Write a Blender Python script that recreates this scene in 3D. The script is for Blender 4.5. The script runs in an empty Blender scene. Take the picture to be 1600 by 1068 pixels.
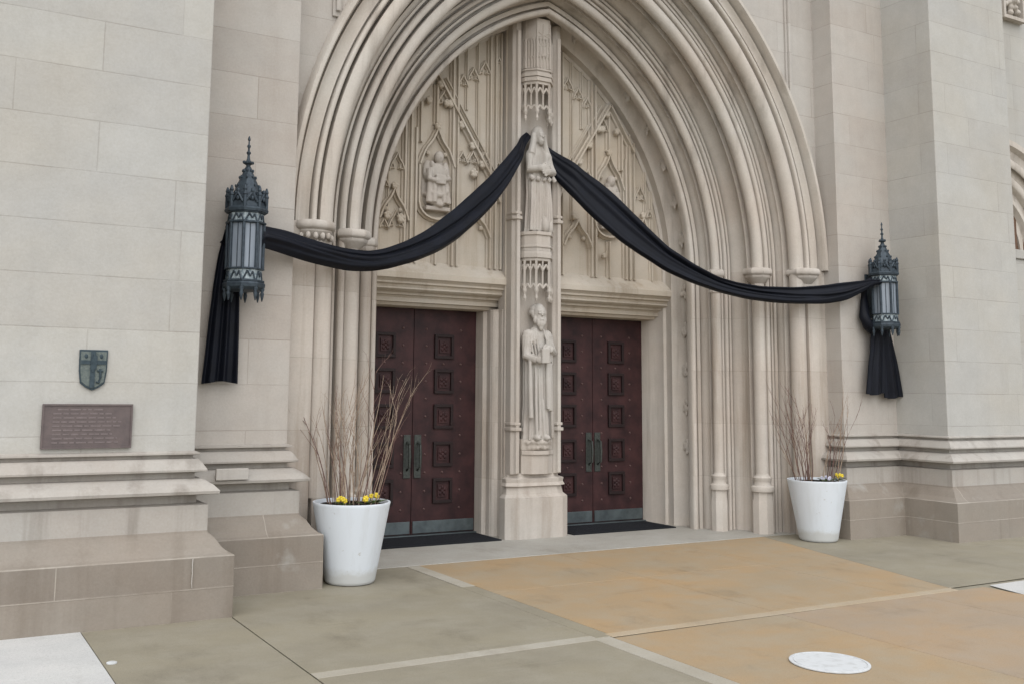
import bpy, bmesh, math, random
from mathutils import Vector, Matrix
R = math.radians
C = bpy.context.scene.collection
SC = bpy.context.scene

# ------------------------------------------------------------------ camera
th, pi_, ro = .507, .1212, .0118
F = Vector((math.sin(th)*math.cos(pi_), math.cos(th)*math.cos(pi_), math.sin(pi_)))
Rt = Vector((math.cos(th), -math.sin(th), 0)); Up = Rt.cross(F)
Rt, Up = Rt*math.cos(ro)+Up*math.sin(ro), Up*math.cos(ro)-Rt*math.sin(ro)
cd = bpy.data.cameras.new('camera'); cam = bpy.data.objects.new('camera', cd); C.objects.link(cam)
cam.matrix_world = Matrix(((Rt.x, Up.x, -F.x, -6.1056), (Rt.y, Up.y, -F.y, 0), (Rt.z, Up.z, -F.z, 1.6), (0, 0, 0, 1)))
cd.sensor_width = 36; cd.lens = 36*1546.1/1600; cd.shift_x = 71.75/1600; cd.shift_y = -114.04/1600
cd.clip_end = 2000
SC.camera = cam
# ------------------------------------------------------------------ sky, sun, exposure
SUN_EL, SUN_AZ = 50, -24           # overcast: azimuth is to the right of straight out from the front
w = bpy.data.worlds.new('World'); SC.world = w; w.use_nodes = True
nt = w.node_tree; bg = nt.nodes['Background']
sky = nt.nodes.new('ShaderNodeTexSky'); sky.sky_type = 'NISHITA'; sky.sun_disc = False
sky.sun_elevation = R(SUN_EL); sky.sun_rotation = R(180-SUN_AZ); sky.air_density = 1.0; sky.dust_density = 1.5; sky.ozone_density = 1
hs = nt.nodes.new('ShaderNodeHueSaturation'); hs.inputs['Saturation'].default_value = .3   # cloud cover greys the sky
nt.links.new(sky.outputs[0], hs.inputs['Color']); mx = nt.nodes.new('ShaderNodeMix'); mx.data_type = 'RGBA'; mx.inputs[0].default_value = .55; mx.inputs[7].default_value = (4.6, 4.75, 5.0, 1)   # even cloud layer
nt.links.new(hs.outputs[0], mx.inputs[6]); nt.links.new(mx.outputs[2], bg.inputs[0]); bg.inputs[1].default_value = .15
sd = bpy.data.lights.new('sun', 'SUN'); sun = bpy.data.objects.new('sun', sd); C.objects.link(sun)
sd.energy = .8; sd.angle = R(75); sd.color = (1, .975, .94)
dv = Vector((math.sin(R(SUN_AZ))*math.cos(R(SUN_EL)), -math.cos(R(SUN_AZ))*math.cos(R(SUN_EL)), math.sin(R(SUN_EL))))
sun.rotation_euler = dv.to_track_quat('Z', 'Y').to_euler()
SC.view_settings.view_transform = 'Standard'; SC.view_settings.look = 'None'
SC.view_settings.exposure = 0.93; SC.view_settings.gamma = 1

# ------------------------------------------------------------------ materials
def lin(c):
    return tuple(((v/255/12.92) if v/255 <= .04045 else ((v/255+.055)/1.055)**2.4) for v in c)+(1,)
class MT:
    def __init__(s, name, rough=.8, spec=.3):
        s.m = bpy.data.materials.new(name); s.m.use_nodes = True; s.t = s.m.node_tree; s.n = s.t.nodes
        s.b = s.n['Principled BSDF']; s.b.inputs['Roughness'].default_value = rough; s.b.inputs['Specular IOR Level'].default_value = spec
        s.tc = s.n.new('ShaderNodeTexCoord')
    def L(s, a, b): s.t.links.new(a, b)
    def noise(s, scale, detail=4, vec=None, rough=.6, sc=None):
        n = s.n.new('ShaderNodeTexNoise'); n.inputs['Scale'].default_value = scale; n.inputs['Detail'].default_value = detail; n.inputs['Roughness'].default_value = rough
        v = vec or s.tc.outputs['Object']
        if sc:
            mp = s.n.new('ShaderNodeMapping'); mp.inputs['Scale'].default_value = sc; s.L(v, mp.inputs[0]); v = mp.outputs[0]
        s.L(v, n.inputs['Vector']); return n.outputs['Fac']
    def ramp(s, f, a, b, c0=(0, 0, 0, 1), c1=(1, 1, 1, 1)):
        r = s.n.new('ShaderNodeValToRGB'); e = r.color_ramp.elements; e[0].position = a; e[1].position = b; e[0].color = c0; e[1].color = c1
        s.L(f, r.inputs[0]); return r.outputs[0]
    def mix(s, f, a, b, mode='MIX'):
        m = s.n.new('ShaderNodeMix'); m.data_type = 'RGBA'; m.blend_type = mode
        for i, v in ((0, f), (6, a), (7, b)):
            if hasattr(v, 'links') or hasattr(v, 'node'): s.L(v, m.inputs[i])
            else: m.inputs[i].default_value = v
        return m.outputs[2]
    def bump(s, h, st, dist=.01, prev=None):
        b = s.n.new('ShaderNodeBump'); b.inputs['Strength'].default_value = st; b.inputs['Distance'].default_value = dist
        s.L(h, b.inputs['Height'])
        if prev: s.L(prev, b.inputs['Normal'])
        return b.outputs[0]
    def done(s, col=None, nrm=None):
        if col is not None:
            if hasattr(col, 'node'): s.L(col, s.b.inputs['Base Color'])
            else: s.b.inputs['Base Color'].default_value = col
        if nrm is not None: s.L(nrm, s.b.inputs['Normal'])
        return s.m

def stone(name, c1, c2, cm=None, bw=.95, rh=.37, zo=0.0, ms=.006, streak=.5, grime=(.5, .46, .42, 1), bumpst=.35, warm=None, stain=None):
    """ashlar: coursed blocks with tint from block to block, fine grain, rain streaks"""
    m = MT(name, .85, .25)
    sx = m.n.new('ShaderNodeSeparateXYZ'); m.L(m.tc.outputs['Object'], sx.inputs[0])
    ge = m.n.new('ShaderNodeNewGeometry'); sn = m.n.new('ShaderNodeSeparateXYZ'); m.L(ge.outputs['True Normal'], sn.inputs[0])
    ab = m.n.new('ShaderNodeMath'); ab.operation = 'ABSOLUTE'; m.L(sn.outputs[0], ab.inputs[0])
    gt = m.n.new('ShaderNodeMath'); gt.operation = 'GREATER_THAN'; m.L(ab.outputs[0], gt.inputs[0]); gt.inputs[1].default_value = .6
    ad = m.n.new('ShaderNodeMix'); m.L(gt.outputs[0], ad.inputs[0]); m.L(sx.outputs[0], ad.inputs[2]); m.L(sx.outputs[1], ad.inputs[3])
    az = m.n.new('ShaderNodeMath'); az.operation = 'ADD'; m.L(sx.outputs[2], az.inputs[0]); az.inputs[1].default_value = zo
    cb = m.n.new('ShaderNodeCombineXYZ'); m.L(ad.outputs[0], cb.inputs[0]); m.L(az.outputs[0], cb.inputs[1])
    nrm = None
    fine = m.noise(60, 5); big = m.noise(.9, 5, sc=(1, 1, 1.3)); mid = m.noise(5, 6)
    if cm is not None:
        br = m.n.new('ShaderNodeTexBrick'); m.L(cb.outputs[0], br.inputs['Vector'])
        br.inputs['Scale'].default_value = 1; br.inputs['Brick Width'].default_value = bw; br.inputs['Row Height'].default_value = rh
        br.inputs['Mortar Size'].default_value = ms; br.inputs['Mortar Smooth'].default_value = .4; br.inputs['Bias'].default_value = 0
        br.offset = .37; br.squash = 1.25; br.squash_frequency = 3
        br.inputs['Color1'].default_value = c1; br.inputs['Color2'].default_value = c2; br.inputs['Mortar'].default_value = cm
        col = br.outputs['Color']
        mort = m.ramp(m.noise(2.3, 3), .3, .62)            # joints show in places only
        pl = m.mix(.5, c1, c2)
        mfac = m.n.new('ShaderNodeMath'); mfac.operation = 'MULTIPLY'; m.L(br.outputs['Fac'], mfac.inputs[0]); m.L(mort, mfac.inputs[1])
        nob = m.n.new('ShaderNodeTexBrick'); m.L(cb.outputs[0], nob.inputs['Vector'])
        for k in ('Scale', 'Brick Width', 'Row Height', 'Bias'): nob.inputs[k].default_value = br.inputs[k].default_value
        nob.inputs['Mortar Size'].default_value = 0; nob.offset = .37; nob.squash = 1.25; nob.squash_frequency = 3
        nob.inputs['Color1'].default_value = c1; nob.inputs['Color2'].default_value = c2; nob.inputs['Mortar'].default_value = c1
        col = m.mix(mfac.outputs[0], nob.outputs['Color'], cm)
        inv = m.n.new('ShaderNodeMath'); inv.operation = 'SUBTRACT'; inv.inputs[0].default_value = 1; m.L(br.outputs['Fac'], inv.inputs[1])
        nrm = m.bump(inv.outputs[0], .35, .004)
    else:
        col = m.mix(big, c1, c2)
    col = m.mix(m.ramp(big, .35, .68), col, m.mix(1.0, col, warm or (1.0, .955, .925, 1), 'MULTIPLY'))
    col = m.mix(m.ramp(mid, .3, .75), col, m.mix(1.0, col, (.9, .9, .9, 1), 'MULTIPLY'))
    st = m.ramp(m.noise(1.0, 6, sc=(5, 5, .35)), .52, .75)
    stf = m.n.new('ShaderNodeMath'); stf.operation = 'MULTIPLY'; m.L(st, stf.inputs[0]); stf.inputs[1].default_value = streak
    col = m.mix(stf.outputs[0], col, m.mix(1.0, col, grime, 'MULTIPLY'))
    if stain is not None:                                  # lime bloom patches
        sf = m.ramp(m.noise(1.7, 6), .62, .74)
        col = m.mix(sf, col, stain)
    col = m.mix(m.ramp(fine, .3, .8), col, m.mix(1.0, col, (.9, .89, .87, 1), 'MULTIPLY'))
    nrm = m.bump(fine, bumpst, .004, nrm)
    return m.done(col, nrm)

STONE = {}
STONE['pier'] = stone('ashlar_pier', (.455, .447, .42, 1), (.425, .415, .392, 1), (.35, .335, .31, 1), bw=1.5, rh=.37, zo=-.14, ms=.005, streak=.25, grime=(.75, .73, .70, 1), warm=(1, .97, .925, 1))
STONE['wall'] = stone('ashlar_wall', (.47, .445, .41, 1), (.43, .40, .365, 1), (.36, .33, .295, 1), bw=1.1, rh=.37, zo=-.14, ms=.005, streak=.3, grime=(.72, .68, .64, 1))
STONE['base'] = stone('plinth_stone', (.285, .255, .217, 1), (.24, .212, .18, 1), (.39, .36, .315, 1), bw=2.6, rh=.2123, zo=0, ms=.0045, streak=.6, grime=(.68, .64, .6, 1), stain=(.33, .315, .285, 1))
STONE['dado'] = stone('dado_stone', (.43, .41, .375, 1), (.37, .345, .315, 1), None, streak=.8, grime=(.50, .47, .44, 1))
STONE['arch'] = stone('moulded_stone', (.56, .525, .475, 1), (.485, .445, .395, 1), None, streak=.8, grime=(.56, .54, .52, 1))
STONE['jamb'] = stone('jamb_stone', (.55, .51, .46, 1), (.465, .42, .37, 1), (.40, .36, .31, 1), bw=3, rh=.62, ms=.003, streak=.9, grime=(.58, .52, .46, 1))
STONE['carve'] = stone('carved_stone', (.52, .485, .44, 1), (.455, .415, .37, 1), None, streak=.7, grime=(.6, .55, .5, 1))
STONE['tymp'] = stone('tympanum_stone', (.55, .505, .44, 1), (.48, .43, .365, 1), None, streak=.8, grime=(.66, .59, .51, 1), warm=(1, .95, .88, 1))
STONE['statue'] = stone('statue_stone', (.50, .48, .445, 1), (.44, .41, .375, 1), None, streak=.8, grime=(.55, .51, .47, 1))

def simple(name, col, rough=.6, spec=.4, metal=0, nscale=25, namt=.25, bump=0, c2=None, detail=4, low=.35, high=.7):
    m = MT(name, rough, spec); m.b.inputs['Metallic'].default_value = metal
    n = m.noise(nscale, detail)
    c2 = c2 or tuple(v*(1-namt) for v in col[:3])+(1,)
    c = m.mix(m.ramp(n, low, high), col, c2)
    return m.done(c, m.bump(n, bump, .005) if bump else None)

def paving(name, c1, c2, c3, rough=.75, speck=.78):
    m = MT(name, rough, .3)
    a = m.noise(.7, 7, sc=(1, 1.8, 1), rough=.65); b = m.noise(2.3, 8, rough=.7); f = m.noise(160, 4); g = m.noise(75, 5, rough=.8)
    c = m.mix(m.ramp(a, .34, .66), c1, c2); c = m.mix(m.ramp(b, .44, .80), c, c3)
    c = m.mix(m.ramp(m.noise(1.1, 8, sc=(1.7, 1, 1), rough=.7), .55, .70), c, m.mix(1.0, c, (.80, .79, .78, 1), 'MULTIPLY')); c = m.mix(m.ramp(m.noise(1.6, 9, sc=(.5, 3, 1), rough=.75), .58, .72), c, m.mix(1.0, c, (.84, .83, .82, 1), 'MULTIPLY'))     # damp and tread marks
    c = m.mix(m.ramp(g, .54, .66), c, m.mix(1.0, c, (speck, speck, speck, 1), 'MULTIPLY')); c = m.mix(m.ramp(m.noise(55, 4, rough=.8), .62, .7), c, m.mix(1.0, c, (1.22, 1.2, 1.16, 1), 'MULTIPLY'))
    c = m.mix(m.ramp(f, .35, .75), c, m.mix(1.0, c, (.8, .79, .78, 1), 'MULTIPLY'))
    return m.done(c, m.bump(g, .12, .003, m.bump(f, .3, .002)))
M = {}
M['olive'] = paving('olive_concrete', (.29, .26, .19, 1), (.245, .222, .17, 1), (.32, .295, .235, 1))
M['tan'] = paving('tan_stone_paving', (.40, .275, .15, 1), (.335, .265, .175, 1), (.355, .305, .225, 1))
M['pinktan'] = paving('faded_tan_paving', (.39, .275, .165, 1), (.33, .265, .195, 1), (.36, .30, .23, 1))
M['pale'] = paving('pale_concrete', (.56, .56, .54, 1), (.50, .50, .49, 1), (.6, .59, .57, 1))
M['band'] = paving('light_joint_concrete', (.40, .37, .305, 1), (.345, .315, .255, 1), (.45, .425, .37, 1))
M['tanband'] = paving('light_tan_joint', (.44, .345, .23, 1), (.39, .315, .22, 1), (.44, .385, .30, 1))
M['landing'] = paving('grey_landing_stone', (.40, .385, .345, 1), (.35, .33, .29, 1), (.44, .43, .40, 1))
M['white_disc'] = simple('white_painted_metal', (.56, .575, .58, 1), .6, .3, nscale=14, c2=(.38, .385, .37, 1), detail=8, low=.5, high=.8, bump=.15)
M['bronze'] = simple('dark_verdigris_bronze', (.022, .032, .043, 1), .55, .5, .3, 30, c2=(.045, .063, .078, 1), bump=.2)
M['bronze_light'] = simple('pale_verdigris_tracery', (.12, .16, .185, 1), .6, .4, .1, 40, c2=(.42, .47, .48, 1))
M['plaque'] = simple('brown_bronze_plate', (.135, .105, .10, 1), .5, .5, .35, 12, c2=(.10, .08, .078, 1), bump=.1)
M['plaque_light'] = simple('worn_bronze_lettering', (.18, .145, .14, 1), .5, .5, .3)
M['shield_pale'] = simple('grey_green_bronze', (.155, .175, .16, 1), .7, .25, .1, 45, c2=(.075, .095, .092, 1))
M['shield_dark'] = simple('slate_bronze', (.05, .07, .082, 1), .7, .25, .1, 45, c2=(.03, .045, .053, 1))
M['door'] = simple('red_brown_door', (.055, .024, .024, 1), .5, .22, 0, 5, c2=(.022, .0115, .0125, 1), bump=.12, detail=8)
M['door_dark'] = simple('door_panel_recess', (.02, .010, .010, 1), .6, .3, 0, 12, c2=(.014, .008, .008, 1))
M['stud'] = simple('door_stud', (.12, .068, .062, 1), .45, .5, .3)
M['handle'] = simple('green_bronze_handle', (.06, .068, .06, 1), .45, .5, .3, 40, c2=(.028, .033, .03, 1))
M['kick'] = simple('grey_metal_kickplate', (.12, .145, .15, 1), .45, .5, .5, 8, c2=(.07, .085, .09, 1))
M['dark'] = simple('dark_interior', (.01, .009, .009, 1), .9, .1)
M['oak'] = simple('brown_oak', (.13, .07, .04, 1), .6, .3, 0, 12)
M['mat'] = simple('black_rubber_mat', (.013, .014, .017, 1), .85, .25, 0, 90, bump=.5)
def potm():
    m = MT('white_plastic_pot', .5, .35)
    sx = m.n.new('ShaderNodeSeparateXYZ'); m.L(m.tc.outputs['Object'], sx.inputs[0])
    n = m.noise(9, 6, rough=.7); ad = m.n.new('ShaderNodeMath'); ad.operation = 'MULTIPLY_ADD'; m.L(n, ad.inputs[0]); ad.inputs[1].default_value = -.16; m.L(sx.outputs[2], ad.inputs[2])
    splash = m.ramp(ad.outputs[0], -.06, .06, (1, 1, 1, 1), (0, 0, 0, 1))      # splashed dirt round the foot
    c = m.mix(m.ramp(m.noise(3, 6, sc=(4, 4, .5)), .5, .8), (.64, .68, .72, 1), (.57, .60, .62, 1))
    c = m.mix(splash, c, (.52, .53, .52, 1)); c = m.mix(m.ramp(m.noise(26, 4), .66, .72), c, (.5, .51, .5, 1))
    return m.done(c)
M['pot'] = potm()
M['soil'] = simple('dark_soil', (.03, .024, .02, 1), .95, .1, 0, 60, namt=.6, bump=.8)
M['twig'] = simple('tan_grey_twig', (.36, .28, .21, 1), .8, .2, 0, 20, c2=(.17, .115, .085, 1))
M['twig_red'] = simple('red_brown_twig', (.17, .10, .08, 1), .75, .25, 0, 20, c2=(.10, .055, .048, 1))
M['leaf'] = simple('green_leaf', (.06, .10, .025, 1), .6, .3)
M['yellow'] = simple('yellow_petal', (.72, .55, .05, 1), .6, .3, namt=.2)
M['lilac'] = simple('pale_lilac_petal', (.5, .49, .58, 1), .6, .3)
def cloth():
    m = MT('black_navy_satin', .55, .16)
    n = m.noise(6, 3, sc=(1, 1, 1)); f = m.noise(300, 2)
    c = m.mix(n, (.003, .0033, .005, 1), (.007, .009, .016, 1))
    m.b.inputs['Sheen Weight'].default_value = .0; m.b.inputs['Sheen Tint'].default_value = (.5, .6, 1, 1)
    return m.done(c, m.bump(f, .15, .001))
M['cloth'] = cloth()
def glassm():
    m = MT('frosted_lantern_glass', .28, .6)
    n = m.noise(7, 3, sc=(3, 3, .6))
    return m.done(m.mix(n, (.12, .145, .18, 1), (.27, .305, .345, 1)))
M['glass'] = glassm()

# ------------------------------------------------------------------ mesh helpers
class MB:
    def __init__(s): s.v = []; s.f = []
    def add(s, vs, fs):
        o = len(s.v); s.v += [tuple(v) for v in vs]; s.f += [tuple(i+o for i in f) for f in fs]; return s
    def box(s, x0, x1, y0, y1, z0, z1):
        return s.add([(x0, y0, z0), (x1, y0, z0), (x1, y1, z0), (x0, y1, z0), (x0, y0, z1), (x1, y0, z1), (x1, y1, z1), (x0, y1, z1)],
                     [(0, 3, 2, 1), (4, 5, 6, 7), (0, 1, 5, 4), (1, 2, 6, 5), (2, 3, 7, 6), (3, 0, 4, 7)])
    def prism(s, poly, z0, z1):
        n = len(poly)
        return s.add([(x, y, z0) for x, y in poly]+[(x, y, z1) for x, y in poly],
                     [tuple(range(n))[::-1], tuple(range(n, 2*n))]+[(i, (i+1) % n, n+(i+1) % n, n+i) for i in range(n)])
    def prism_xz(s, poly, y0, y1):
        n = len(poly)
        return s.add([(x, y0, z) for x, z in poly]+[(x, y1, z) for x, z in poly],
                     [tuple(range(n)), tuple(range(n, 2*n))[::-1]]+[(i, n+i, n+(i+1) % n, (i+1) % n) for i in range(n)])
    def grid(s, rows, closed_u=False, closed_v=False, cap=False):
        n = len(rows); k = len(rows[0]); o = [p for r in rows for p in r]; fs = []
        for i in range(n if closed_v else n-1):
            for j in range(k if closed_u else k-1):
                a = i*k+j; b = i*k+(j+1) % k; c = ((i+1) % n)*k+(j+1) % k; d = ((i+1) % n)*k+j
                fs.append((a, b, c, d))
        if cap: fs += [tuple(range(k))[::-1], tuple(range((n-1)*k, n*k))]
        return s.add(o, fs)
    def lathe(s, prof, c=(0, 0, 0), n=24, a0=0, rx=1, ry=1):
        rows = [[(c[0]+r*rx*math.cos(a0+2*math.pi*j/n), c[1]+r*ry*math.sin(a0+2*math.pi*j/n), c[2]+z) for j in range(n)] for r, z in prof]
        return s.grid(rows, closed_u=True, cap=True)
    def tube(s, pts, rad, n=6):
        rows = []
        for i, p in enumerate(pts):
            p = Vector(p); d = (Vector(pts[min(i+1, len(pts)-1)])-Vector(pts[max(i-1, 0)])).normalized()
            a = d.orthogonal().normalized() if abs(d.z) > .9 else d.cross(Vector((0, 0, 1))).normalized()
            b = d.cross(a); r = rad[i] if isinstance(rad, (list, tuple)) else rad
            rows.append([tuple(p+a*(r*math.cos(2*math.pi*j/n))+b*(r*math.sin(2*math.pi*j/n))) for j in range(n)])
        return s.grid(rows, closed_u=True, cap=True)
    def ball(s, c, rx, ry=None, rz=None, n=12, m=8):
        ry = ry or rx; rz = rz or rx
        rows = [[(c[0]+rx*math.sin(math.pi*(i+.02)/(m+.04))*math.cos(2*math.pi*j/n), c[1]+ry*math.sin(math.pi*(i+.02)/(m+.04))*math.sin(2*math.pi*j/n), c[2]-rz*math.cos(math.pi*(i+.02)/(m+.04))) for j in range(n)] for i in range(m+1)]
        return s.grid(rows, closed_u=True, cap=True)
    def sweep_plan(s, path, prof):
        """profile of (offset to the right-hand side of the path, z) along a plan polyline with mitred corners"""
        rows = []
        for i, p in enumerate(path):
            p = Vector(p); ds = []
            if i > 0: ds.append((p-Vector(path[i-1])).normalized())
            if i < len(path)-1: ds.append((Vector(path[i+1])-p).normalized())
            ns = [Vector((d.y, -d.x)) for d in ds]; nn = sum(ns, Vector((0, 0)))/len(ns)
            nn = nn/ (nn.dot(ns[0]))
            rows.append([(p.x+nn.x*o, p.y+nn.y*o, z) for o, z in prof])
        return s.grid(rows)
    def build(s, name, mat, parent=None, smooth=False, bevel=0, recalc=True):
        me = bpy.data.meshes.new(name)
        bm = bmesh.new(); vs = [bm.verts.new(v) for v in s.v]
        for f in s.f:
            try: bm.faces.new([vs[i] for i in f])
            except ValueError: pass
        if recalc: bmesh.ops.recalc_face_normals(bm, faces=bm.faces)
        for f in bm.faces: f.smooth = bool(smooth)
        bm.to_mesh(me); bm.free()
        if smooth and smooth is not True:
            try: me.set_sharp_from_angle(angle=R(smooth))
            except Exception: pass
        me.materials.append(mat)
        o = bpy.data.objects.new(name, me); C.objects.link(o)
        if parent: attach(o, parent)
        if bevel:
            b = o.modifiers.new('bevel', 'BEVEL'); b.width = bevel; b.segments = 2; b.limit_method = 'ANGLE'; b.angle_limit = R(40)
        return o
def attach(o, p):
    o.parent = p
    if not p.parent: o.matrix_parent_inverse = Matrix.Translation(-Vector(p.location))
def tag(o, label=None, cat=None, group=None, kind=None):
    for k, v in (('label', label), ('category', cat), ('group', group), ('kind', kind)):
        if v: o[k] = v
    return o
def thing(name, loc, label, cat, group=None):
    o = bpy.data.objects.new(name, None); C.objects.link(o); o.location = loc; o.empty_display_size = .1
    return tag(o, label, cat, group)
def remesh(mb, name, mat, parent, vox=.012, sm=3, disp=0):
    t = mb.build(name+'_raw', mat)
    r = t.modifiers.new('r', 'REMESH'); r.mode = 'VOXEL'; r.voxel_size = vox; r.use_smooth_shade = True
    s = t.modifiers.new('s', 'SMOOTH'); s.iterations = sm; s.factor = .5
    dg = bpy.context.evaluated_depsgraph_get(); dg.update()
    me = bpy.data.meshes.new_from_object(t.evaluated_get(dg)); me.name = name
    me.materials.clear(); me.materials.append(mat)
    bpy.data.objects.remove(t)
    o = bpy.data.objects.new(name, me); C.objects.link(o)
    if parent: attach(o, parent)
    return o

# ------------------------------------------------------------------ ground
def sheet(name, poly, z, mat, t=.006, bev=.003):
    mb = MB().prism(poly, z-t, z); o = mb.build(name, mat, bevel=bev); return tag(o, kind='structure')
def rect(x0, x1, y0, y1): return [(x0, y0), (x1, y0), (x1, y1), (x0, y1)]
g = MB().add([(-300, -300, -.012), (300, -300, -.012), (300, 300, -.012), (-300, 300, -.012)], [(0, 1, 2, 3)]).build('ground', M['olive']); tag(g, kind='structure')
G = .012
RE = lambda y: 2.38-(8.3-y)*.27            # right edge of the tan walk
sheet('pavement', rect(-4.022, -2.068, 5.513, 8.335), 0, M['olive'])
sheet('pavement', rect(-4.022, -2.113, 1.2, 5.397), 0, M['olive'])
sheet('pavement', rect(-5.024, -4.031, 1.2, 7.4), 0, M['olive'])
sheet('pavement', rect(-9, -5.03, 1.2, 7.4), .004, M['pale'])
sheet('pavement', [(RE(8.335)+.005, 8.335), (RE(5.5)+.005, 5.5), (12, 5.5), (12, 8.335)], 0, M['olive'])
sheet('pavement', [(2.05, 5.42), (1.935, 5.05), (12, 4.6), (12, 5.49)], .001, M['pale'])
sheet('paving_joint', rect(-4.02, -2.07, 5.40, 5.51), 0, M['band'])
sheet('paving_joint', rect(-2.11, -1.97, 1.2, 5.44), .001, M['band'])
sheet('paving_joint', rect(-2.06, -1.93, 7.3, 8.33), .001, M['band'])
sheet('paving_joint', rect(-2.065, -1.935, 5.45, 7.29), 0, M['olive'])
sheet('paving_joint', [(-1.96, 5.42), (RE(5.42), 5.40), (RE(5.52), 5.50), (-1.96, 5.51)], .001, M['tanband'])
for x0, x1 in ((-1.93, -.408), (-.403, 1.022)):
    sheet('walkway', rect(x0, x1, 5.513, 7.001), 0, M['tan']); sheet('walkway', rect(x0, x1, 7.006, 8.335), 0, M['tan'])
sheet('walkway', [(1.027, 5.513), (RE(5.513), 5.513), (RE(8.335), 8.335), (1.027, 8.335)], 0, M['tan'])
sheet('walkway', rect(-1.965, -.442, 1.2, 5.398), 0, M['tan'])
sheet('walkway', rect(-.437, 1.1, 1.2, 5.398), 0, M['pinktan']); sheet('walkway', rect(1.105, 1.93, 1.2, 5.398), 0, M['pinktan'])
sheet('landing', rect(-3.4, 3.4, 8.34, 10.2), .004, M['landing'], .012)
d = MB().lathe([(.22, 0), (.232, .004), (.232, .010), (.222, .012), (.214, .012), (.212, .007), (.207, .007), (.205, .0115), (.0, .012)], (-1.184, 4.32, 0), 48).build('cover_plate', M['white_disc'], smooth=30)
tag(d, 'round white flush disc on the tan paving nearest the viewer', 'disc')
d = MB().lathe([(.03, 0), (.03, .006), (.022, .009), (0, .009)], (-4.975, 6.22, 0), 20).build('survey_marker', M['white_disc'], smooth=30)
tag(d, 'tiny white spot at the slab edge in front of the left pier', 'marker')

# ------------------------------------------------------------------ church
ch = thing('church_entrance', (0, 9, 0), 'pale limestone gothic church front with deep pointed portal and twin doors', 'church')
TOP = 10.5
PLZ = 1.14
prof_base = [(.25, -.02), (.25, .205), (.253, .212), (.25, .219), (.25, .4245), (.215, .44), (.175, .475), (.135, .535), (.095, .57), (.09, .585)]
prof_dado = [(.09, .585), (.09, .765), (.02, .775), (.02, .825), (.15, .845), (.155, .865), (.115, .905), (.05, .945), (.005, .95), (.005, .985), (.075, .997), (.077, 1.01), (.045, 1.06), (.02, 1.085), (-.01, 1.088), (-.01, 1.108), (.034, 1.116), (.034, 1.128), (.0, PLZ)]
for s in (-1, 1):
    path = [(3.35, 8.33), (3.35, 7.98), (4.275, 7.98), (4.275, 7.31), (5.75, 7.31), (5.75, 8.3), (9.5, 8.3)]
    if s < 0: path = [(-x, y) for x, y in path][::-1]
    MB().sweep_plan(path, prof_base).build('base_course', STONE['base'], ch, bevel=.004, recalc=True)
    MB().sweep_plan(path, prof_dado).build('plinth_moulding', STONE['dado'], ch)
    pp = [(4.275, 7.98), (4.275, 7.31), (5.75, 7.31), (5.75, 8.3)]
    if s < 0: pp = [(-x, y) for x, y in pp][::-1]
    MB().sweep_plan(pp, [(0, PLZ), (0, TOP)]).build('buttress', STONE['pier'], ch, bevel=.008)
    pp = [(3.35, 8.33), (3.35, 7.98), (4.275, 7.98)]
    if s < 0: pp = [(-x, y) for x, y in pp][::-1]
    MB().sweep_plan(pp, [(0, PLZ), (0, TOP)]).build('recess_wall', STONE['wall'], ch, bevel=.006)
# roof slab closing the shell from behind and above
MB().box(-9.5, 9.5, 10.4, 10.6, 0, TOP).build('back_wall', STONE['wall'], ch)

# archivolt: orders swept up the jamb and round a two-centred arch
ZS, CO = 3.05, .91
def arc(cx, cy, r, a0=140, a1=310, n=10): return [(cx+r*math.cos(R(a0+(a1-a0)*i/n)), cy+r*math.sin(R(a0+(a1-a0)*i/n))) for i in range(n+1)]
def hollow(x, y0, y1, d, n=8): return [(x+d*math.sin(math.pi*i/n), y0+(y1-y0)*i/n) for i in range(n+1)]
# stepped orders in plan (distance from the centre line, depth), from the inner rim outwards: returns face the doorway, fronts face the street
C1, C2, C3 = (2.285, 8.91, .052), (2.595, 8.53, .068), (2.975, 8.285, .085)
ORD = ([(2.07, 9.16)]+arc(2.105, 9.125, .035)+[(2.135, 9.19), (2.158, 9.19), (2.162, 9.115), (2.21, 9.11), (2.22, 9.17), (2.24, 9.17)]
  +hollow(2.242, 9.10, 8.99, .015, 4)+[(2.285, 8.985), (2.285, 8.965)]+arc(*C1)+[(2.325, 8.98), (2.352, 8.98), (2.356, 8.89), (2.38, 8.885), (2.385, 8.95), (2.405, 8.95)]
  +arc(2.43, 8.89, .024, 180, 360, 6)+[(2.456, 8.95), (2.474, 8.95), (2.478, 8.89), (2.505, 8.885), (2.51, 8.95), (2.535, 8.95)]
  +hollow(2.537, 8.87, 8.64, .05)+[(2.60, 8.63), (2.60, 8.60)]+arc(*C2)+[(2.645, 8.62), (2.672, 8.62)]+arc(2.705, 8.50, .033, 180, 360, 8)+[(2.740, 8.60), (2.762, 8.60), (2.766, 8.50), (2.79, 8.495), (2.795, 8.53), (2.81, 8.53), (2.815, 8.495), (2.85, 8.49), (2.855, 8.57), (2.88, 8.57)]
  +hollow(2.882, 8.47, 8.40, .01, 3)+[(2.975, 8.39), (2.975, 8.375)]+arc(*C3)+[(3.03, 8.37), (3.065, 8.37)])
HOOD = arc(3.09, 8.215, .024, 180, 360, 6)+[(3.118, 8.28), (3.138, 8.28)]+[(3.14+.12*i/6, 8.215+.045*math.sin(math.pi*i/6)) for i in range(7)]+[(3.264, 8.30), (3.29, 8.30), (3.295, 8.15), (3.31, 8.125), (3.345, 8.125), (3.362, 8.15), (3.366, 8.30)]
FLAT = [(3.07, 8.205), (3.09, 8.195), (3.30, 8.195), (3.366, 8.20)]
mb = MB()
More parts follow.
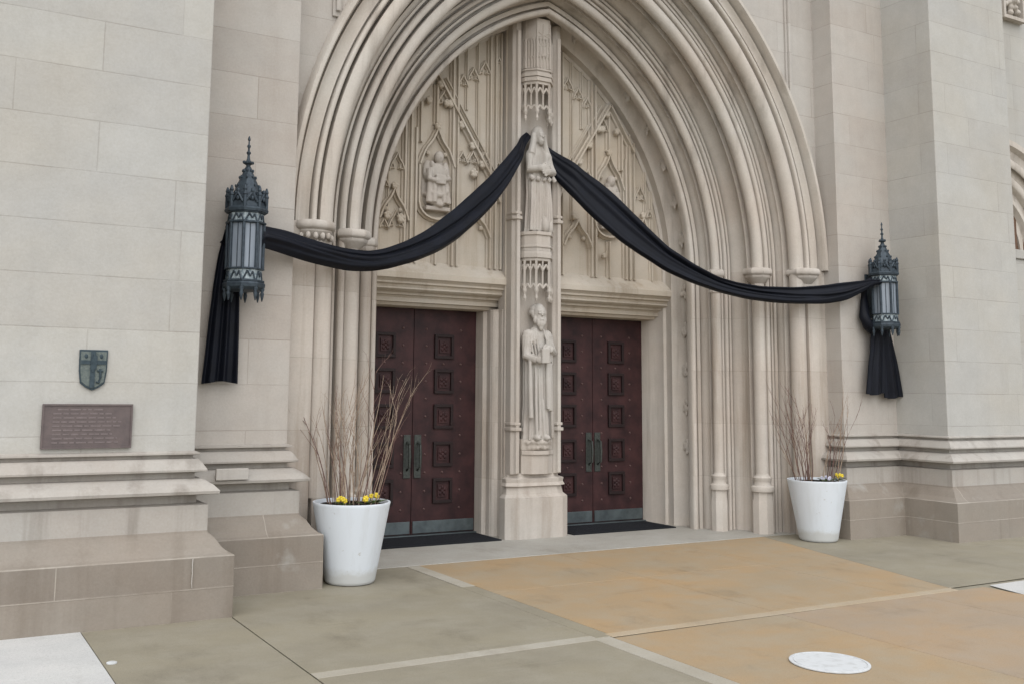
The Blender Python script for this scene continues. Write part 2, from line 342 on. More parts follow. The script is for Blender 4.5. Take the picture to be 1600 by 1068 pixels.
for s in (-1, 1):
    rows = []
    for i in range(57):
        rows.append([(s*((x+CO)*math.cos(math.acos(CO/(x+CO))*i/56)-CO), y, ZS+(x+CO)*math.sin(math.acos(CO/(x+CO))*i/56)) for x, y in ORD+HOOD])
    mb.grid(rows)
mb.build('archivolt', STONE['arch'], ch, smooth=40)
for s in (-1, 1): MB().grid([[(s*x, y, z) for x, y in ORD+FLAT] for z in (-.01, .6, 1.2, 1.8, 2.4, ZS)]).build('jamb', STONE['jamb'], ch, smooth=40)
# reveal between the rim and the doors
RV = [(2.99-.02+.01, 9.12), (2.975, 9.18), (2.99, 9.20), (3.06, 9.22), (3.085, 9.28), (3.085, 9.36), (3.05, 9.42), (2.985, 9.44), (2.97, 9.455), (2.975, 9.47), (2.975, 9.56), (2.945, 9.58), (2.945, 9.74), (2.91, 9.77), (2.91, 10.1)]
mb = MB()
for s in (-1, 1):
    rows = [[(s*(r-CO), y, z) for r, y in RV] for z in (-.01, .8, 1.6, 2.4)]
    for i in range(49):
        rows.append([(s*(r*math.cos(math.acos(CO/r)*i/48)-CO), y, ZS+r*math.sin(math.acos(CO/r)*i/48)) for r, y in RV])
    mb.grid(rows)
mb.build('reveal', STONE['arch'], ch, smooth=50)
# carved leaves set along the hollow of the reveal
rnd = random.Random(5)
def leafboss(x, y, z, nx, nz):
    b = MB()
    for k in range(6):
        a = k*math.pi/3+rnd.random()
        b.ball((x-nx*.02+rnd.uniform(-.012, .012), y+.04*math.cos(a), z+.07*math.sin(a)), .019, .022, .034, 8, 6)
    b.ball((x-nx*.018, y, z), .022, .02, .05, 8, 6)
    remesh(b, 'leaf_boss', STONE['arch'], ch, .011, 1)
for s in (-1, 1):
    for z in (.95, 1.42, 1.88, 2.36, 2.82): leafboss(s*2.175, 9.32, z, s, 0)
    for i in range(1, 8):
        r = 3.08; t = math.acos(CO/r)*(i*.125-.02)
        leafboss(s*(r*math.cos(t)-CO), 9.31, ZS+r*math.sin(t), s*math.cos(t), math.sin(t))

# colonnettes with capital and base
def colonnette(s, x, y, rad, cap_r, carved, cx_=0, cy_=0):
    x = s*x
    col = MB().lathe([(rad, .66), (rad, 2.80)], (x, y, 0), 20).build('colonnette', STONE['jamb'], ch, smooth=40)
    b = MB(); k = rad/.07
    b.lathe([(rad*1.62, -.01), (rad*1.62, .36), (rad*1.5, .39), (rad*1.5, .47)], (x, y, 0), 8, math.pi/8)
    b.lathe([(rad*1.5, .47), (rad*1.78, .475), (rad*1.85, .50), (rad*1.78, .53), (rad*1.35, .545), (rad*1.22, .575), (rad*1.3, .60), (rad*1.42, .615), (rad*1.4, .635), (rad*1.1, .65), (rad, .67)], (x, y, 0), 24)
    if not cx_: b.build('base', STONE['jamb'], col, smooth=35)
    c = MB(); x += s*cx_; y += cy_
    c.lathe([(rad, 2.78), (rad*1.2, 2.785), (rad*1.25, 2.80), (rad*1.2, 2.815), (rad*1.02, 2.82), (rad*1.05, 2.88), (cap_r*.78, 2.94), (cap_r*.85, 2.96), (cap_r*.85, 2.975), (cap_r*.95, 2.985), (cap_r, 3.0), (cap_r, 3.03), (cap_r*.93, 3.055), (cap_r*.7, 3.065)], (x, y, 0), 8 if not carved else 24, math.pi/8)
    cp = c.build('capital', STONE['carve'], col, smooth=35)
    if carved:
        q = MB()
        for k in range(16):
            a = 2*math.pi*k/16
            for zz, rr in ((2.86, rad*1.2), (2.915, cap_r*.82)):
                aa = a+(.2 if zz > 2.9 else 0)
                q.ball((x+rr*math.cos(aa), y+rr*math.sin(aa), zz+rnd.uniform(-.012, .012)), .025, .025, .034, 8, 6)
        remesh(q, 'carved_foliage', STONE['carve'], col, .009, 1)
for s in (-1, 1):
    colonnette(s, C1[0], C1[1], C1[2]+.008, .115, False)
    colonnette(s, C2[0], C2[1], C2[2]+.006, .18, False)
    colonnette(s, C3[0], C3[1], C3[2]+.006, .205, s < 0, .10, -.01)

# spandrel wall round the arch, with a thin vertical rib each side
mb = MB()
for s in (-1, 1):
    lo = []; hi = []
    for i in range(57):
        r = 4.272; t = math.acos(CO/r)*i/56
        x = s*(r*math.cos(t)-CO); lo.append((x, 8.27, ZS+r*math.sin(t))); hi.append((x, 8.27, TOP))
    mb.grid([lo, hi])
    mb.add([(s*3.33, 8.275, 0), (s*3.6, 8.275, 0), (s*3.6, 8.275, TOP), (s*3.33, 8.275, TOP)], [(0, 1, 2, 3)])
mb.build('spandrel_wall', STONE['wall'], ch)
for s in (-1, 1):
    zb = ZS+math.sqrt(4.33**2-(2.91+CO)**2)
    MB().box(s*2.91-.045, s*2.91+.045, 8.245, 8.27, zb-.1, TOP).box(s*2.91-.02, s*2.91+.02, 8.215, 8.246, zb-.05, TOP).build('wall_rib', STONE['wall'], ch, bevel=.006)

# lintels, door jambs
LP = [(9.62, 2.99), (9.595, 2.97), (9.46, 2.845), (9.45, 2.83), (9.45, 2.77), (9.48, 2.755), (9.50, 2.735), (9.50, 2.715), (9.535, 2.705), (9.545, 2.68), (9.53, 2.66), (9.56, 2.64), (9.62, 2.63), (9.62, 2.605), (9.66, 2.60), (9.68, 2.58), (9.68, 2.535), (9.72, 2.53), (9.74, 2.50), (9.76, 2.494), (10.1, 2.494)]
for s in (-1, 1):
    MB().grid([[(s*x, y, z) for y, z in LP] for x in (.25, 2.09)]).build('lintel', STONE['tymp'], ch, smooth=25)
    IJ = [(.24, 9.42), (.325, 9.44), (.345, 9.47), (.325, 9.50), (.345, 9.53), (.345, 9.60), (.375, 9.62), (.395, 9.645), (.38, 9.67), (.395, 9.69), (.395, 9.77), (.41, 9.785), (.43, 9.80), (.43, 10.1)]
    MB().grid([[(s*x, y, z) for x, y in IJ] for z in (-.01, 1.2, 2.5)]).build('inner_door_jamb', STONE['jamb'], ch, smooth=25)
    IJ2 = [(.24, 9.42), (.325, 9.44), (.345, 9.47), (.325, 9.50), (.335, 9.62)]
    MB().grid([[(s*x, y, z) for x, y in IJ2] for z in (2.5, 4, 5.8)]).build('inner_door_jamb', STONE['tymp'], ch, smooth=25)

# tympanum with blind tracery
TY = 9.6
poly = []
for s in (-1, 1):
    pts = [(s*(3.0*math.cos(math.acos(CO/3.0)*i/30)-CO), ZS+3.0*math.sin(math.acos(CO/3.0)*i/30)) for i in range(31)]
    poly += pts if s < 0 else pts[::-1]
ty = MB().prism_xz([(-2.09, 2.9)]+poly+[(2.09, 2.9)], TY, TY+.2).build('tympanum', STONE['tymp'], ch)
def arcz(x): return ZS+math.sqrt(max(2.96**2-(abs(x)+CO)**2, 0))
def rib(mb, pts, wd=.026, dp=.05, y=TY):
    """moulded rib along an (x,z) polyline"""
    rows = []
    for i, p in enumerate(pts):
        p = Vector(p); ds = []
        if i > 0: ds.append((p-Vector(pts[i-1])).normalized())
        if i < len(pts)-1: ds.append((Vector(pts[i+1])-p).normalized())
        ns = [Vector((-d.y, d.x)) for d in ds]; n = sum(ns, Vector((0, 0)))/len(ns); n = n/max(n.dot(ns[0]), .4)
        rows.append([(p.x+n.x*o, y-h, p.y+n.y*o) for o, h in ((-wd*1.5, -.002), (-wd*1.3, dp*.35), (-wd*.6, dp*.45), (-wd*.45, dp), (wd*.45, dp), (wd*.6, dp*.45), (wd*1.3, dp*.35), (wd*1.5, -.002))])
    mb.grid(rows, cap=True)
def ogee(cx, w, z0, h, n=10):
    L = []
    for i in range(n+1):
        u = i/n
        x = w*(1-u); z = h*(.62*math.sin(math.pi*u*.55)/math.sin(math.pi*.55)*(1-u)**0+0)*(1 if u < .0 else 1)
        z = h*(.55*math.sin(min(u/.6, 1)*math.pi/2)+.45*max((u-.45)/.55, 0)**1.6)
        L.append((cx-x, z0+z))
    return L+[(2*cx-x, z) for x, z in L[::-1][1:]]
def crocket(mb, x, z, k=1):
    for a in range(5): mb.ball((x+.028*k*math.cos(a*1.257+.3), TY-.06, z+.03*k*math.sin(a*1.257+.3)), .021*k, .03, .021*k, 8, 6)
    mb.ball((x, TY-.045, z-.01), .024*k, .045, .05*k, 8, 6)
for s in (-1, 1):
    mb = MB()
    for x, z0, z1 in ((.43, 2.95, 9), (.50, 2.95, 9), (.655, 3.62, 9), (.925, 2.95, 9), (.985, 2.95, 9), (1.19, 4.52, 4.98), (1.44, 2.95, 4.45), (1.385, 4.3, 4.75), (1.50, 2.95, 9), (1.57, 2.95, 9), (1.76, 3.5, 9), (.36, 2.95, 9), (1.86, 2.95, 9), (.80, 4.75, 9), (1.19, 2.95, 3.40)):
        rib(mb, [(s*x, z0), (s*x, min(z1, arcz(x)-.0))], .024 if x not in (.655, .80, 1.76) else .016, .065 if x < .6 or .9 < x < 1.6 else .04)
    # steep gable over the niche
    rib(mb, [(s*1.20, 5.10), (s*.48, 3.98), (s*.38, 3.72)], .024, .09); rib(mb, [(s*1.20, 5.10), (s*1.56, 4.55)], .024, .09)
    # ogee niche and small ogees below
    for cx, wd_, z0, h in ((1.185, .215, 4.05, .42), (1.70, .17, 3.40, .34), (.71, .205, 3.30, .32)):
        rib(mb, [(s*x, z) for x, z in ogee(cx, wd_, z0, h)], .02, .085)
        for sg in (-1, 1): mb.ball((s*(cx+sg*wd_*.5), TY-.03, z0+h*.33), .028, .03, .028, 8, 6)
    for a_, b_ in ((.36, .43), (.50, .655), (.655, .80), (.80, .925), (.985, 1.19), (1.19, 1.44), (1.57, 1.76), (1.76, 1.86)):
        cw = (b_-a_)/2; cc = (a_+b_)/2
        for z0 in (arcz(b_)-.30-cw, 4.12 if b_ < .93 else 0, 3.30 if a_ > 1.5 else 0):
            if 3 < z0 < arcz(b_)-.2 and not (1.0 < cc < 1.5 and z0 < 4.55):
                rib(mb, [(s*x, z) for x, z in ogee(cc, cw, z0, cw*2.2, 6)], .014, .06)
                for sg in (-1, 1): rib(mb, [(s*(cc+sg*cw), z0+cw*.3), (s*(cc+sg*cw*.35), z0+cw*.45), (s*(cc+sg*cw*.5), z0+cw*1.0)], .010, .045)
    rib(mb, [(s*1.08, 5.08), (s*.40, 4.02)], .013, .055)
    rib(mb, [(s*(1.185+.215*math.cos(a)), 3.62+.17*math.sin(a)*1.0) for a in [math.pi+math.pi*i/10 for i in range(11)]], .02, .075)
    for sg in (-1, 1): rib(mb, [(s*(1.185+sg*.215), 3.60), (s*(1.185+sg*.215), 4.07)], .018, .065)
    mb.build('blind_tracery', STONE['tymp'], ty, smooth=30)
    for x, zz, k in [(1.20-.72*t+.045, 5.10-1.12*t+.02, 1) for t in (.12, .3, .5, .7, .88)]+[(1.185, 4.50, .9), (1.70, 3.77, .9), (.66, 3.66, .9), (1.08, 4.78, .9), (1.3, 4.78, .9), (.72, 4.02, 1.1), (1.62, 3.42, 1.1), (1.78, 3.44, 1.0), (1.1, 3.22, .8)]:
        q = MB(); crocket(q, s*x, zz, k); remesh(q, 'crocket', STONE['tymp'], ty, .008, 1)
    # carved relief: a seated figure with wings and a book
    q = MB(); cx = s*1.185
    q.ball((cx, TY, 3.80), .175, .045, .27, 16, 12)
    q.ball((cx+.01, TY-.075, 4.14), .058, .055, .072); q.ball((cx+.01, TY-.12, 4.135), .014, .016, .02)
    q.ball((cx, TY-.06, 3.96), .105, .06, .12); q.ball((cx-.11, TY-.03, 3.98), .055, .035, .13); q.ball((cx+.115, TY-.03, 3.98), .05, .035, .13)
    q.tube([(cx-.10, TY-.07, 4.0), (cx-.12, TY-.11, 3.88), (cx-.02, TY-.14, 3.86)], [.04, .036, .03], 8)
    q.tube([(cx+.10, TY-.07, 4.0), (cx+.12, TY-.10, 3.90), (cx+.04, TY-.14, 3.88)], [.04, .036, .03], 8)
    q.box(cx-.055, cx+.065, TY-.155, TY-.12, 3.83, 3.93)
    for k, xx in enumerate((-.10, -.05, 0, .05, .10)): q.tube([(cx+xx, TY-.08-.02*(k % 2), 3.86), (cx+xx*1.25, TY-.10-.02*(k % 2), 3.62)], [.03, .034], 8)
    for k in range(16):
        a = k*.78+s; q.ball((cx+.13*math.cos(a)*rnd.uniform(.7, 1.1), TY-.05, 3.86+.27*math.sin(a)*rnd.uniform(.8, 1.05)), rnd.uniform(.025, .045), .05, rnd.uniform(.03, .06), 8, 6)
    q.tube([(cx-.10, TY-.10, 3.74), (cx, TY-.13, 3.70), (cx+.11, TY-.10, 3.76)], .028, 8); q.tube([(cx-.12, TY-.09, 3.64), (cx+.02, TY-.12, 3.60), (cx+.12, TY-.09, 3.66)], .026, 8)
    q.box(cx-.15, cx+.15, TY-.10, TY, 3.54, 3.585)
    remesh(q, 'carved_relief', STONE['carve'], ty, .008, 1)

# trumeau
tr = MB()
def bev_rect(hw, y0, c, y1): return [(-hw, y0+c*1.0), (-hw+c*1.6, y0), (hw-c*1.6, y0), (hw, y0+c), (hw, y1), (-hw, y1)]
tr.prism(bev_rect(.41, 9.26, .07, 9.45), -.01, .44)
for (h0, z0), (h1, z1) in zip([(0, .44), (.035, .475), (.05, .55), (.02, .565), (.035, .60), (.03, .64), (.075, .66)], [(.035, .475), (.05, .55), (.02, .565), (.035, .60), (.03, .64), (.075, .66), (.078, .70)]):
    p0 = bev_rect(.41-h0, 9.26+h0, .07, 9.45); p1 = bev_rect(.41-h1, 9.26+h1, .07, 9.45)
    tr.grid([[(x, y, z0) for x, y in p0], [(x, y, z1) for x, y in p1]], closed_u=True)
tr.prism([(-.22, 9.44), (.22, 9.44), (.22, 9.62), (-.22, 9.62)], .69, 5.86)
tru = tr.build('trumeau', STONE['carve'], ch, bevel=.006)
for s in (-1, 1):
    b = MB(); b.prism([(s*.205, 9.50), (s*.215, 9.35), (s*.25, 9.315), (s*.30, 9.315), (s*.335, 9.35), (s*.335, 9.62), (s*.205, 9.62)], .69, 5.86)
    b.prism([(s*.255, 9.29), (s*.295, 9.29), (s*.31, 9.33), (s*.24, 9.33)], .70, 5.7)
    for z in (1.16, 3.50): b.prism([(s*.205, 9.33), (s*.24, 9.27), (s*.31, 9.27), (s*.35, 9.32), (s*.35, 9.45), (s*.205, 9.45)], z, z+.035); b.prism([(s*.205, 9.34), (s*.24, 9.285), (s*.31, 9.285), (s*.345, 9.33), (s*.345, 9.45), (s*.205, 9.45)], z+.06, z+.09)
    b.build('side_shaft', STONE['carve'], tru, bevel=.005)
HX = [(-.20, 9.44), (-.175, 9.32), (-.085, 9.22), (.085, 9.22), (.175, 9.32), (.20, 9.44)]
def hexs(k, dy=0): return [(x*k, 9.46-(9.46-y)*k+dy) for x, y in HX]
def hband(mb, k0, z0, k1, z1): mb.grid([[(x, y, z0) for x, y in hexs(k0)], [(x, y, z1) for x, y in hexs(k1)]])
def canopy(zt, zb, name='canopy'):
    """pierced canopy: top band, lancet openings between slim bars, pendants below"""
    b = MB(); b.prism(hexs(1.02), zt-.06, zt); b.prism(hexs(1.1), zt-.025, zt+.02); b.prism(hexs(.55), zt, zt+.01)
    h = zt-zb; pts = hexs(1.0)
    bars = []
    for i in range(5):
        for u in (0, .5): bars.append((pts[i][0]*(1-u)+pts[i+1][0]*u, pts[i][1]*(1-u)+pts[i+1][1]*u, u))
    bars.append((*pts[5], 0))
    for x, y, u in bars:
        wv = .017 if u == 0 else .011
        b.prism([(x-wv, y), (x, y-wv), (x+wv, y), (x, y+wv)], zb+h*.28, zt-.05)
        if u == 0: b.lathe([(.004, zb-.02), (.02, zb+.02), (.012, zb+h*.12), (.026, zb+h*.2), (.018, zb+h*.3)], (x, y, 0), 8)
    for i in range(5):
        for u0 in (0, .5):
            a = Vector((pts[i][0]*(1-u0)+pts[i+1][0]*u0, pts[i][1]*(1-u0)+pts[i+1][1]*u0)); c = Vector((pts[i][0]*(.5-u0)+pts[i+1][0]*(.5+u0), pts[i][1]*(.5-u0)+pts[i+1][1]*(.5+u0)))
            m_ = (a+c)/2
            for q, z0, z1 in (((a, m_), zt-.17, zt-.10), ((m_, c), zt-.10, zt-.17)):
                b.tube([(q[0].x, q[0].y, z0), (q[1].x, q[1].y, z1)], .012, 6)
            for q, z0, z1 in (((a, m_), zb+h*.26, zb+h*.36), ((m_, c), zb+h*.36, zb+h*.26)):
                b.tube([(q[0].x, q[0].y, z0), (q[1].x, q[1].y, z1)], .013, 6)
    return b.build(name, STONE['carve'], tru)
canopy(3.10, 2.60); canopy(5.14, 4.66)
b = MB()
hband(b, 1.1, 3.12, 1.08, 3.15); b.prism(hexs(1.05), 3.15, 3.37); b.prism(hexs(1.12), 3.33, 3.37); b.prism(hexs(1.1), 3.19, 3.215)
b.build('upper_pedestal', STONE['carve'], tru, bevel=.004)
b = MB(); b.prism(hexs(1.02), 5.16, 5.86); b.prism(hexs(1.12), 5.17, 5.21); b.prism(hexs(1.08), 5.24, 5.26)
for x in (-.085, 0, .085): b.tube([(x, 9.215, 5.26), (x, 9.215, 5.8)], .012, 6)
for zz in (5.40, 5.52, 5.64): b.tube([(-.085, 9.215, zz), (.085, 9.215, zz+.06)], .009, 6); b.tube([(.085, 9.215, zz), (-.085, 9.215, zz+.06)], .009, 6)
hp = hexs(1.02)
for i in range(5):
    for u in (.0, .25, .5, .75):
        px_, py_ = hp[i][0]*(1-u)+hp[i+1][0]*u, hp[i][1]*(1-u)+hp[i+1][1]*u
        b.tube([(px_, py_-.004, 5.27), (px_, py_-.004, 5.62)], .010 if u else .016, 6)
        qx, qy = hp[i][0]*(.75-u)+hp[i+1][0]*(u+.25), hp[i][1]*(.75-u)+hp[i+1][1]*(u+.25)
        b.tube([(px_, py_-.004, 5.36), ((px_+qx)/2, (py_+qy)/2-.004, 5.41), (qx, qy-.004, 5.36)], .009, 6); b.tube([(px_, py_-.004, 5.56), ((px_+qx)/2, (py_+qy)/2-.004, 5.62), (qx, qy-.004, 5.56)], .009, 6)
b.build('upper_drum', STONE['carve'], tru)
CBL = [(-.205, 9.45), (-.205, 9.33), (-.10, 9.265), (.10, 9.265), (.205, 9.33), (.205, 9.45)]
b = MB(); b.prism(CBL, .69, .90); b.prism([(x*1.0, 9.45-(9.45-y)*1.12) for x, y in CBL], .90, .945)
b.build('corbel', STONE['carve'], tru, bevel=.004)
q = MB()
for k in range(26):
    i = k % 13; a = math.pi*(1+i/12); zz = (.985, 1.035)[k//13]+rnd.uniform(-.01, .01); rr = (.185, .20)[k//13]
    q.ball((rr*math.cos(a), 9.44+rr*1.05*math.sin(a), zz), .03, .03, .032, 8, 6)
q.prism(CBL, .945, 1.07)
remesh(q, 'corbel_foliage', STONE['carve'], tru, .011, 1)

def robe(mb, cx, cy, z0, z1, prof, folds, amp, seed):
    """continuous robed body: elliptical rings with running folds"""
    rd = random.Random(seed); ph = [rd.uniform(0, 6.28) for _ in range(4)]
    rows = []
    n = 64
    for k in range(41):
        u = k/40; z = z0+(z1-z0)*u
        for (u0, a0, b0), (u1, a1, b1) in zip(prof, prof[1:]):
            if u0 <= u <= u1: t = (u-u0)/(u1-u0); t = t*t*(3-2*t); rx = a0+(a1-a0)*t; ry = b0+(b1-b0)*t; break
        am = amp*(1-u)**.6
        rows.append([(cx+rx*math.cos(a)*(1+am*math.sin(folds*a+ph[0]+u*1.5)+am*.6*math.sin((folds*1.7//1)*a+ph[1]-u*2)), cy+ry*math.sin(a)*(1+am*math.sin(folds*a+ph[0]+u*1.5)), z) for a in [2*math.pi*j/n for j in range(n)]])
    mb.grid(rows, closed_u=True, cap=True)
def head(mb, x, y, z, k, turn, beard, veil):
    c, s_ = math.cos(turn), math.sin(turn)
    def P(a, b, h): return (x+(a*c-b*s_)*k, y+(a*s_+b*c)*k, z+h*k)      # a right, b toward the back
    mb.ball(P(0, .01, .02), .082*k, .095*k, .112*k, 16, 12)
    mb.ball(P(0, -.045, -.045), .055*k, .05*k, .06*k)                 # jaw
    mb.tube([P(0, -.084, .03), P(0, -.103, -.012)], [.010*k, .016*k], 8)  # nose
    mb.tube([P(-.045, -.068, .040), P(0, -.079, .043), P(.045, -.068, .040)], .012*k, 8)      # brow
    for a in (-.033, .033): mb.ball(P(a, -.082, .016), .013*k, .011*k, .009*k, 8, 6)
    mb.tube([P(-.024, -.092, -.05), P(.024, -.092, -.05)], .0085*k, 6)
    for a in (-.084, .084): mb.ball(P(a, .01, .0), .014*k, .024*k, .032*k, 8, 6)
    if beard:
        for a, b_, h in ((0, -.07, -.09), (-.032, -.06, -.08), (.032, -.06, -.08), (0, -.06, -.125), (-.06, -.025, -.05), (.06, -.025, -.05)): mb.ball(P(a, b_, h), .036*k, .03*k, .052*k, 8, 6)
        for a in range(7): mb.ball(P(.08*math.cos(math.pi*a/6), .045, .03+.07*math.sin(math.pi*a/6)), .036*k, .06*k, .036*k, 8, 6)
    if veil:
        mb.ball(P(0, .035, .035), .10*k, .10*k, .125*k, 16, 12)
        for a in (-1, 1): mb.tube([P(a*.08, .02, .05), P(a*.10, .01, -.08), P(a*.14, -.0, -.22)], [.04*k, .05*k, .06*k], 8)
def hand(mb, p, d, k, curl=.5):
    """palm, four unequal bent fingers and a thumb"""
    p = Vector(p); d = Vector(d).normalized(); sd_ = d.cross(Vector((0, -1, 0))).normalized(); dn = Vector((0, 1, 0))*.6
    mb.ball(p+d*.03*k, .034*k, .022*k, .034*k, 8, 6)
    for i, l in enumerate((.052, .062, .058, .045)):
        o = p+d*.05*k+sd_*((i-1.5)*.019*k); m_ = o+d*l*.55*k; e = m_+(d*.45+dn*curl)*l*.6*k
        mb.tube([o, m_, e], [.0105*k, .0098*k, .008*k], 6)
    t0 = p+d*.015*k-sd_*.03*k; mb.tube([t0, t0-sd_*.02*k+d*.025*k, t0-sd_*.018*k+d*.05*k], [.012*k, .011*k, .009*k], 6)
# lower statue: bearded man, head turned to his left, book at the chest, cloak edge falling straight
q = MB(); cy = 9.33
robe(q, .0, cy, 1.06, 2.30, [(0, .205, .125), (.06, .195, .12), (.35, .175, .115), (.6, .18, .11), (.8, .195, .105), (.93, .165, .09), (1, .07, .06)], 13, .11, 3)
q.tube([(0, cy-.005, 2.27), (.01, cy-.02, 2.40)], [.058, .05], 12)
head(q, .012, cy-.04, 2.435, 1.02, -.12, True, False)
for a in (-1, 1): q.ball((a*.14, cy-.015, 2.20), .08, .075, .075)
q.tube([(-.165, cy-.02, 2.19), (-.195, cy-.07, 1.98), (-.10, cy-.16, 1.93)], [.065, .06, .042], 10)
q.tube([(.165, cy-.02, 2.19), (.205, cy-.06, 2.02), (.10, cy-.165, 2.06)], [.065, .06, .042], 10)
hand(q, (-.10, cy-.16, 1.93), (.8, -.35, .15), 1.25); hand(q, (.10, cy-.165, 2.06), (-.85, -.2, .05), 1.25)
for a in (-1, 1):
    for k in range(4): q.tube([(a*(.05+.02*k), cy-.07+.012*k, 2.285-.01*k), (a*(.075+.035*k), cy-.125+.012*k, 2.16-.015*k), (a*(.06+.03*k)+.02, cy-.135+.01*k, 1.98-.03*k)], [.012, .016, .012], 6)
q.add(*[(lambda b: (b.v, b.f))(MB().box(-.06, .055, cy-.235, cy-.185, 1.90, 2.06))][0])
for x0, zb, zt, rr in ((.085, 1.40, 2.0, .026), (.115, 1.38, 2.02, .03), (-.17, 1.30, 1.95, .03), (-.03, 1.10, 1.85, .018), (-.085, 1.12, 1.85, .02), (.03, 1.08, 1.5, .02), (.15, 1.08, 1.9, .022)):
    q.tube([(x0, cy-.115, zt), (x0-.005, cy-.135, (zt+zb)/2), (x0+.012, cy-.13, zb)], [rr*.7, rr, rr*1.1], 8)
for x in (-.075, .07): q.ball((x, cy-.13, 1.085), .045, .075, .035)
q.v = [(x*.88, 9.42+(y-9.42)*.85, z) for x, y, z in q.v]; remesh(q, 'lower_statue', STONE['statue'], tru, .0062, 1)
# upper statue: veiled figure, arms folded over the breast, straight pleats
q = MB(); cy = 9.31
robe(q, .0, cy, 3.37, 4.36, [(0, .195, .12), (.05, .185, .115), (.45, .165, .11), (.7, .175, .11), (.88, .165, .095), (1, .06, .055)], 14, .10, 8)
q.tube([(0, cy, 4.32), (.0, cy-.015, 4.43)], [.055, .045], 12)
head(q, 0, cy-.03, 4.47, .92, .1, False, True)
for a in (-1, 1): q.ball((a*.12, cy-.015, 4.26), .072, .07, .07)
q.tube([(-.14, cy-.02, 4.25), (-.175, cy-.07, 4.08), (-.03, cy-.165, 4.10)], [.06, .058, .042], 10)
q.tube([(.14, cy-.02, 4.25), (.18, cy-.07, 4.07), (.05, cy-.165, 4.06)], [.06, .058, .042], 10)
hand(q, (-.04, cy-.165, 4.10), (.85, -.2, .1), 1.1); hand(q, (.06, cy-.165, 4.06), (-.85, -.2, .05), 1.1)
for k in range(9):
    x0 = -.15+.0375*k
    q.tube([(x0*.9, cy-.10+abs(x0)*.22, 4.0), (x0, cy-.125+abs(x0)*.22, 3.7), (x0*1.1, cy-.125+abs(x0)*.22, 3.38)], [.012, .016, .018], 8)
for k in range(5): q.tube([(-.17+.085*k, cy-.12+abs(-.17+.085*k)*.2, 4.0-.02*math.sin(k)), (-.13+.085*k, cy-.135+abs(-.13+.085*k)*.2, 3.965)], .03, 8)
q.ball((.03, cy-.14, 3.45), .06, .05, .09); q.ball((.12, cy-.1, 3.42), .05, .05, .07)
q.v = [(x*.88, 9.42+(y-9.42)*.85, z) for x, y, z in q.v]; remesh(q, 'upper_statue', STONE['statue'], tru, .0062, 1)

# doors
STUD = [None]
def door(s):
    for k, (x0, x1, pc) in enumerate(((.43, 1.224, .85), (1.232, 2.0, 1.58))):
        X0, X1 = sorted((s*x0, s*x1)); PC = s*pc
        d_ = MB().box(X0, X1, 9.963, 10.02, .025, 2.49)
        lf = d_.build('door_leaf', M['door'], ch)
        for z in (2.08, 1.69, 1.30, .885, .485):
            f = MB(); hw, hh, t = .122, .136, .034
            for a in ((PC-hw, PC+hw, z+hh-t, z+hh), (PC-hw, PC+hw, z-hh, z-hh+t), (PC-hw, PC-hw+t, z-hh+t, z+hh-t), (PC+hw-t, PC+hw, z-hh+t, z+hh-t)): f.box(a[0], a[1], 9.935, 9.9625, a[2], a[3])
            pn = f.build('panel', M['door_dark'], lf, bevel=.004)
            f = MB().box(PC-.058, PC+.058, 9.948, 9.962, z-.07, z+.07)
            for dx, dz in ((-.025, -.03), (.025, -.03), (0, .035), (-.03, .02), (.03, .015), (0, -.005)): f.ball((PC+dx, 9.948, z+dz), .02, .012, .024, 8, 6)
            f.build('panel_carving', M['door'], pn, smooth=40)
        st0 = None
        for dx, z in [(d_x, z) for d_x in (-.22, .22) for z in (2.27, 2.08, 1.885, 1.69, 1.495, 1.30, 1.09, .885, .685, .485, .29)]+[(0, 1.885), (0, .685)]:
            if STUD[0] is None:
                STUD[0] = MB().ball((0, 0, 0), .014, .011, .014, 10, 6).build('stud', M['stud'], lf, smooth=True); so = STUD[0]
            else:
                so = STUD[0].copy(); C.objects.link(so); so.parent = lf
            so.location = (PC+dx, 9.963, z)
        MB().box(X0+.015, X1-.015, 9.950, 9.962, .035, .165).build('kick_plate', M['kick'], lf, bevel=.003)
        hx = s*(1.228-(.065 if k == 0 else -.065))
        hd = MB().box(hx-.042, hx+.042, 9.950, 9.962, .63, 1.10).build('handle', M['handle'], lf, bevel=.004)
        MB().tube([(hx, 9.95, .72), (hx, 9.89, .75), (hx, 9.88, .87), (hx, 9.89, .99), (hx, 9.95, 1.02)], [.014, .015, .017, .015, .014], 8).build('grip', M['handle'], hd, smooth=40)
    mb_ = MB().box(min(s*.43, s*2.0), max(s*.43, s*2.0), 9.90, 10.03, -.005, .022)
    mb_.build('threshold', M['kick'], ch, bevel=.004)
door(-1); door(1)

# side doorway beyond the right-hand buttress and the wall it sits in
cx2, cz2 = 7.05, 3.6
for s in (-1, 1):
    mb = MB(); r = 1.6; lo = []; hi = []
    if s > 0:
        for i in range(33):
            a = math.pi*i/32; lo.append((cx2+r*math.cos(a), 8.3, cz2+r*math.sin(a))); hi.append((cx2+r*math.cos(a), 8.3, TOP))
        mb.grid([lo, hi]); mb.add([(cx2+r, 8.3, PLZ), (9.5, 8.3, PLZ), (9.5, 8.3, TOP), (cx2+r, 8.3, TOP)], [(0, 1, 2, 3)])
        mb.add([(5.3, 8.32, PLZ), (9.0, 8.32, PLZ), (9.0, 8.32, 2.2), (5.3, 8.32, 2.2)], [(0, 1, 2, 3)])
    else: mb.add([(-5.7, 8.3, PLZ), (-9.5, 8.3, PLZ), (-9.5, 8.3, TOP), (-5.7, 8.3, TOP)], [(0, 1, 2, 3)])
    mb.build('bay_wall', STONE['pier'], ch)
